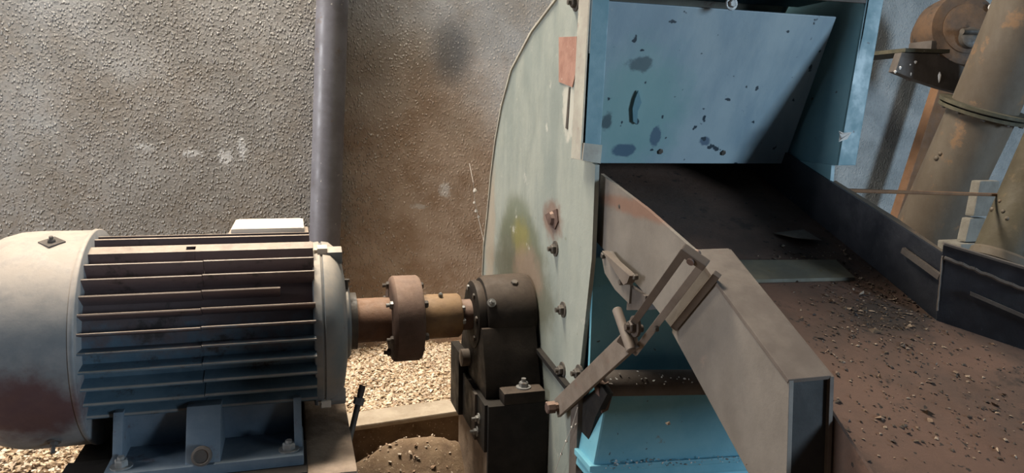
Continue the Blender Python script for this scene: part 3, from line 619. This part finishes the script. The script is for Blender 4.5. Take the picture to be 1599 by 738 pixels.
mk('wing_weld', G().tube([wing(0.02+0.98*i/14, 0.94-0.12*i/14+random.uniform(-.015, .015)) for i in range(15)], 0.0032, 7), 'bracket', ft)
mk('wing_rib', G().plank(wing(0.35, 0.55), wing(1.3, 0.42), wu, 0.006, 0.004, -nw), 'bracket', ft, smooth=0)
mk('joint_weld', G().tube([wing(0.0-0.003*(i % 2), 0.95-0.1*i) for i in range(9)], 0.0014, 7), 'bar', ft)
# bracket below the thin side plate
BX = TX-0.012
bp_ = [ox(x, y, BX) for x, y in ((938, 394), (952, 392), (978, 428), (984, 446), (982, 474), (960, 452), (944, 426))]
mk('hanger_bracket', G().prism(bp_, (0.006, 0, 0)), 'tray_side', ft, bevel=0.0008, smooth=0)
mk('bracket_flange', G().prism([ox(x, y, BX) for x, y in ((950, 391), (994, 430), (990, 441), (984, 444))], (-0.012, 0, 0)), 'tray_top', ft, smooth=0)
mk('bracket_block', G().prism([ox(x, y, TX-0.008) for x, y in ((980, 446), (1008, 462), (1006, 484), (978, 484))], (0.05, 0, 0)), 'bracket', ft, bevel=0.001, smooth=0)
for x, y in ((944, 399), (994, 432), (972, 440)): mk('bracket_bolt', G().bolt(ox(x, y, BX), (-1, 0, 0), 0.0052, 0.007, washer=False), 'darkbolt', ft, smooth=20)
mk('side_bolt', G().bolt(ox(967, 322, TX), (-1, 0, 0), 0.0035, 0.002, washer=False), 'darkbolt', ft, smooth=20)
# debris in the tray
def scatter(n, cx, cy, sx, sy):
    out = []
    while len(out) < n:
        p = floor_pt(random.gauss(cx, sx), random.gauss(cy, sy))
        if TX2+0.01 < p.x < RW-0.008 or (p.y < w0.y-0.02 and p.x < w0.x+(p.y-w0.y)/wdv.y*wdv.x-0.02): out.append((p.x, p.y, p.z+0.001))
    return out
P = scatter(420, 1385, 480, 50, 38)+scatter(260, 1345, 455, 60, 30)+scatter(420, 1400, 580, 110, 85)+scatter(120, 1310, 400, 60, 10)+scatter(160, 1540, 620, 70, 60)+scatter(90, 1250, 420, 60, 10)
o = chips('tray_debris', np.array(P), RNG.gamma(1.6, 0.0009, len(P))+0.0007, palette(len(P), [(0.05, 0.035, 0.025), (0.08, 0.055, 0.035), (0.14, 0.095, 0.065), (0.035, 0.025, 0.02), (0.26, 0.20, 0.15)])); o['kind'] = 'stuff'
o['label'] = 'dark crumbs and husks strewn over the rusty tray floor'; o['category'] = 'debris'
pq = [(1208, 366), (1255, 364), (1282, 384), (1240, 383)]
mk('paper_scrap', G().prism([floor_pt(x, y)+Vector((0, 0, 0.002+0.004*i)) for i, (x, y) in enumerate(pq)], (0, 0, 0.0015)), 'paper', smooth=0, label='dirty paper scrap lying deep in the dark tray', cat='paper')

# ------------------------------------------------------------------ adjusting arm
ax_ = 0.486
am = empty('adjusting_arm', ox(875, 632, ax_), 'slotted steel adjusting arm with a T handle between housing and tray', 'arm')
A, B, Cc = ox(876, 634, ax_), ox(990, 528, ax_), ox(1086, 398, ax_)
dv = (B-A).normalized(); wvv = Vector((0, -dv.z, dv.y))
mk('lower_bar', G().plank(A-dv*0.012, B+dv*0.012, wvv, 0.036, 0.007, (-1, 0, 0)), 'bar', am, bevel=0.001, smooth=0)
mk('bar_edge', G().plank(A-dv*0.01-wvv*0.019, B-wvv*0.019, wvv, 0.004, 0.016, (1, 0, 0)), 'bar_dark', am, smooth=0)
dv2 = (Cc-B).normalized(); vd = ((B+Cc)/2-CP).normalized()
wv2 = dv2.cross(vd).normalized(); wv2 = wv2 if wv2.dot(CR) > 0 else -wv2           # the slotted bars lie flat toward the walkway
nm2 = wv2.cross(dv2).normalized(); nm2 = nm2 if nm2.dot(vd) < 0 else -nm2
for s, mm in ((-0.0135, 'bar_dark'), (0.0135, 'bar')):
    mk('slot_bar', G().plank(B-dv2*0.015+wv2*s, Cc+dv2*0.004+wv2*s, wv2, 0.0105, 0.012, nm2), mm, am, bevel=0.001, smooth=0)
mk('slot_end', G().plank(Cc-dv2*0.004, Cc+dv2*0.008, wv2, 0.038, 0.013, nm2), 'bar_dark', am, bevel=0.002, smooth=0)
mk('slot_end', G().plank(B-dv2*0.018, B-dv2*0.006, wv2, 0.036, 0.012, nm2), 'bar_dark', am, bevel=0.001, smooth=0)
mk('top_pin', G().rod(Cc+nm2*0.016, Cc-nm2*0.006, 0.005, 12), 'rust_flange', am)
q_ = wv2*0.036-nm2*0.008
mk('shadow_bar', G().plank(B+dv2*0.075+q_, Cc-dv2*0.01+q_, wv2, 0.010, 0.008, nm2), 'bar_dark', am, bevel=0.001, smooth=0)  # dark bar added to stand in for the arm's shadow
h0_, h1_ = ox(963, 482, ax_-0.018), ox(986, 548, ax_-0.018)
th_ = mk('t_handle', G().rod(h0_, h1_, 0.0075, 16, bev=0.0015), 'bar', am)
hc = (h0_+h1_)*0.5
mk('handle_stem', G().rod(hc, hc+Vector((0.03, 0, 0)), 0.006, 12), 'bar_dark', th_)
mk('slot_nut', G().bolt(ox(992, 509, ax_-0.012), (-1, 0, 0), 0.010, 0.010, stud=0.004), 'bar_dark', am, smooth=20)
mk('slot_stud', G().bolt(ox(1026, 513, ax_), (-1, 0, 0), 0.0045, 0.006, washer=False), 'darkbolt', am, smooth=20)
mk('pivot_bolt', G().lathe(A+Vector((-0.030, 0, 0)), (1, 0, 0), [(0, 0.010), (0.002, 0.0125), (0.016, 0.0125), (0.016, 0.009), (0.036, 0.009)], 8), 'rust_flange', am, smooth=20)

# ------------------------------------------------------------------ ducts at the back right
def duct(name, pa, pb, r, m, label, ext0, ext1):
    d = (pb-pa); d1 = d/abs(d.z)
    lo = pa+d1*ext0; hi = pb+d1*ext1
    e = empty(name, lo, label, 'duct', None)
    return e, lo, hi, d.normalized()
DY = 1.85
pm0 = oy(1444, 368, DY+0.13); pm1 = oy(1535, 172, DY); pm2 = oy(1604, 14, DY-0.10)
dd = (pm1-pm0).normalized(); dlo = pm0-dd*0.45
dt = empty('inclined_duct', dlo, 'dusty leaning duct with a bolted mid flange near the wall', 'duct')
rd = 0.098
mk('lower_duct', G().rod(dlo, pm1, rd, 40), 'duct', dt)
dd2 = (pm2-pm1).normalized()
mk('upper_duct', G().rod(pm1, pm1+dd2*0.7, rd*0.98, 40), 'duct', dt)
for s, r_ in ((-0.012, 0.128), (0.004, 0.132)):
    mk('duct_flange', G().lathe(pm1+dd*s, dd, [(0, r_), (0.010, r_)], 32), 'duct_flange', dt, smooth=30)
aa = dd.orthogonal().normalized(); ab = dd.cross(aa)
for k in range(10):
    w = 2*PI*k/10; c = pm1+(aa*math.cos(w)+ab*math.sin(w))*0.116
    mk('flange_bolt', G().bolt(c-dd*0.012, -dd, 0.008, 0.008, washer=False), 'bracket', dt, smooth=20)
def drop(px, py, Y, s, lab):
    c = oy(px, py, Y)
    mk('mud_nest', G().lathe(c+Vector((-0.5*s, 0.3*s, -s*0.6)), (0.3, -0.3, 1), [(0, 0.3*s), (0.3*s, 0.8*s), (0.9*s, 0.7*s), (1.4*s, 0.2*s)], 9), 'duct', label=lab, cat='mud nest', group='mud nests stuck on the ducts')
def on_cyl(x, y, p, d, r):                 # first hit of a pixel's ray with a duct
    v = ray(x, y).normalized(); w = CP-p
    vp = v-d*v.dot(d); wp_ = w-d*w.dot(d)
    A_ = vp.dot(vp); B_ = 2*vp.dot(wp_); C_ = wp_.dot(wp_)-r*r; D_ = max(0, B_*B_-4*A_*C_)
    return CP+v*((-B_-math.sqrt(D_))/(2*A_))
def nest(x, y, p, d, r, s, lab):
    c = on_cyl(x, y, p, d, r); ax = (c-p); ax = (ax-d*ax.dot(d)).normalized()
    mk('mud_nest', G().lathe(c-ax*s*0.4, ax+d*0.5, [(0, 0.9*s), (0.5*s, 0.9*s), (0.9*s, 0.6*s), (1.1*s, 0.2*s)], 9), 'duct', label=lab, cat='mud nest', group='mud nests stuck on the ducts')
for x, y, s, w in ((1462, 247, 0.010, 'larger, lower'), (1468, 240, 0.008, 'smaller, upper')): nest(x, y, pm1, dd, rd, s, w+' mud nest of the pair on the flanged leaning duct')
# second duct, nearer, cut by the picture edge
D2 = 1.42
q0, q1 = oy(1568, 392, D2), oy(1660, 185, D2)
e2 = (q1-q0).normalized(); l2 = q0-e2*0.40
dt2 = empty('short_duct', l2, 'olive brown leaning duct with a collar, reached by the rusty tie rod', 'duct')
mk('duct_tube', G().rod(q0-e2*0.02, q0+e2*0.75, 0.066, 36), 'duct2', dt2)
mk('duct_base', G().rod(l2, q0-e2*0.02, 0.062, 36), 'duct2', dt2)
mk('duct_collar', G().lathe(q0-e2*0.035, e2, [(0, 0.066), (0.005, 0.072), (0.022, 0.072), (0.028, 0.066)], 36), 'duct', dt2)
for x, y, s, w in ((1549, 327, 0.008, 'largest mud nest, at the edge of the olive duct below the tie rod'), (1561, 314, 0.006, 'topmost tiny mud nest on the olive duct, close under the tie rod'), (1566, 330, 0.006, 'middle tiny mud nest of the cluster on the olive duct'), (1572, 341, 0.006, 'lowest tiny mud nest of the cluster on the olive duct')): nest(x, y, q0, e2, 0.066, s, w)
# pale blocks between the ducts
for i, (x0, y0, x1, y1) in enumerate(((1507, 378, 1540, 340), (1520, 338, 1562, 282))):
    p, q = oy(x0, y0, 1.62), oy(x1, y1, 1.62)
    mk('concrete_block', G().prism([p, Vector((q.x, p.y, p.z)), q, Vector((p.x+0.01, p.y, q.z))], (0, 0.03, 0)), 'block', bevel=0.006, smooth=0,
       label=('lower' if i == 0 else 'upper')+' pale concrete block between the two ducts', cat='block')
p = oy(1500, 384, 1.62); mk('block_ledge', G().box(p.x-0.01, p.x+0.26, 1.61, 1.69, 0.05, p.z+0.008), 'block', bevel=0.006, smooth=0, label='pale masonry pier under the concrete blocks behind the tray', cat='pier')
# orange post behind the duct
a, b = oy(1412, 345, 2.25), oy(1478, 140, 2.25); dv_ = (b-a)
mk('rusty_post', G().plank(a-dv_*0.9, b+dv_*0.15, (1, 0, 0), 0.075, 0.04, (0, 1, 0)), 'orange', bevel=0.003, smooth=0, label='orange rusted flat post leaning beside the duct', cat='post')
# bracket arm with bird lime and a rusty gearbox above
BY = 1.98
ba = empty('wall_bracket', oy(1450, 120, BY), 'brown steel bracket arm spattered with bird lime', 'bracket')
bq = [oy(x, y, BY) for x, y in ((1408, 82), (1462, 84), (1515, 108), (1510, 148), (1470, 138), (1428, 124), (1398, 112))]
mk('bracket_plate', G().prism(bq, (0, 0.03, 0)), 'bracket', ba, bevel=0.003, smooth=0)
mk('bracket_top', G().prism([bq[0]+Vector((0.01, -0.004, 0.002)), bq[1]+Vector((0.05, -0.004, 0.004)), bq[1]+Vector((0.05, 0.42, 0.004)), bq[0]+Vector((0.01, 0.42, 0.002))], (0, 0, 0.012)), 'duct_flange', ba, smooth=0)
for i, (x, y, w, h) in enumerate(((1400, 112, 5, 5), (1407, 106, 6, 7), (1431, 97, 7, 6), (1443, 80, 7, 4), (1423, 101, 4, 4), (1468, 121, 7, 20), (1424, 116, 4, 8))):
    c = oy(x, y, BY-0.004); k = 2.25/1155
    mk('bird_lime', G().lathe(c+Vector((0, 0.006, h*k*0.5)), (0.05, 0, -1), [(0, 0.3*w*k*0.5), (h*k*0.3, w*k*0.5), (h*k*0.7, w*k*0.35), (h*k, 0.1*w*k)], 8), 'white', ba)
GY = 2.02
gc = oy(1510, 45, GY); gd = Vector((-0.25, -1, 0.15)).normalized()
gb = empty('rusty_gearbox', gc+Vector((0, 0, -0.12)), 'round rusty gearbox with a dark hub above the bracket arm', 'gearbox')
mk('gear_case', G().lathe(gc-gd*-0.0, -gd, [(0, 0.10), (0.004, 0.118), (0.03, 0.125), (0.10, 0.125), (0.16, 0.10), (0.20, 0.06)], 36), 'gear_rust', gb, smooth=40)
mk('gear_rim', G().lathe(gc+gd*0.008, -gd, [(0, 0.072), (0.004, 0.082), (0.02, 0.082)], 32), 'gear_rust', gb)
hub = gc+Vector((0.0, 0, -0.035))
mk('gear_hub', G().lathe(hub+gd*0.035, -gd, [(0, 0.028), (0.004, 0.034), (0.05, 0.036)], 20), 'darkbolt', gb)
mk('hub_bar', G().rod(hub+gd*0.045+Vector((-0.055, 0, 0.012)), hub+gd*0.045+Vector((0.04, 0, 0.016)), 0.010, 12), 'darkbolt', gb)
mk('gear_skirt', G().box(gc.x-0.12, gc.x+0.10, GY+0.02, GY+0.12, gc.z-0.17, gc.z-0.04), 'bracket', gb, bevel=0.01)
c = oy(1549, 12, GY-0.02); mk('case_bolt', G().bolt(c, gd, 0.008, 0.012), 'white', gb, smooth=20)
# rusty tie rod
ra, rb = Vector(ox(1316, 297, RW+0.02)), None
rb = on_cyl(1556, 304, q0, e2, 0.066)
mk('tie_rod', G().rod(ra+(ra-rb)*0.02, rb+(rb-ra)*0.03, 0.0042, 12), 'orange', label='thin rusty tie rod from the tray to the olive duct', cat='rod')

# ------------------------------------------------------------------ cobwebs
def web(name, pts, bits, label):
    e = empty(name, pts[-1], label, 'cobweb')
    mk('web_thread', G().tube(pts, 0.0006, 5), 'web', e)
    for p, s in bits:
        p = Vector(p)
        g = G().lathe(p+Vector((0, 0, -s)), (random.uniform(-.3, .3), 0, 1), [(0, 0.3*s), (0.5*s, s), (1.3*s, 0.8*s), (2*s, 0.2*s)], 7)
        mk('web_crumb', g, 'web', e)
Y = 1.99
pts = [oy(x, y, Y) for x, y in ((733, 255), (739, 285), (741, 310), (745, 332))]+[ox(756, 378, 0.4985)]
pts = [oy(733, 255, 2.06)]+pts[1:]
web('cobweb', pts, [(oy(x, y, Y), s) for x, y, s in ((742, 297, 0.006), (741, 316, 0.004), (744, 329, 0.005), (748, 338, 0.004))], 'dusty cobweb strand hung with crumbs by the green plate edge')
pts = [ox(x, y, ax_-0.006) for x, y in ((902, 636), (893, 666), (884, 688), (876, 708), (866, 738))]
web('cobweb', pts, [(p, 0.0026) for p in pts[1:4]]+[(ox(899, 662, ax_), 0.002)], 'fine cobweb strand hanging below the adjusting arm pivot')
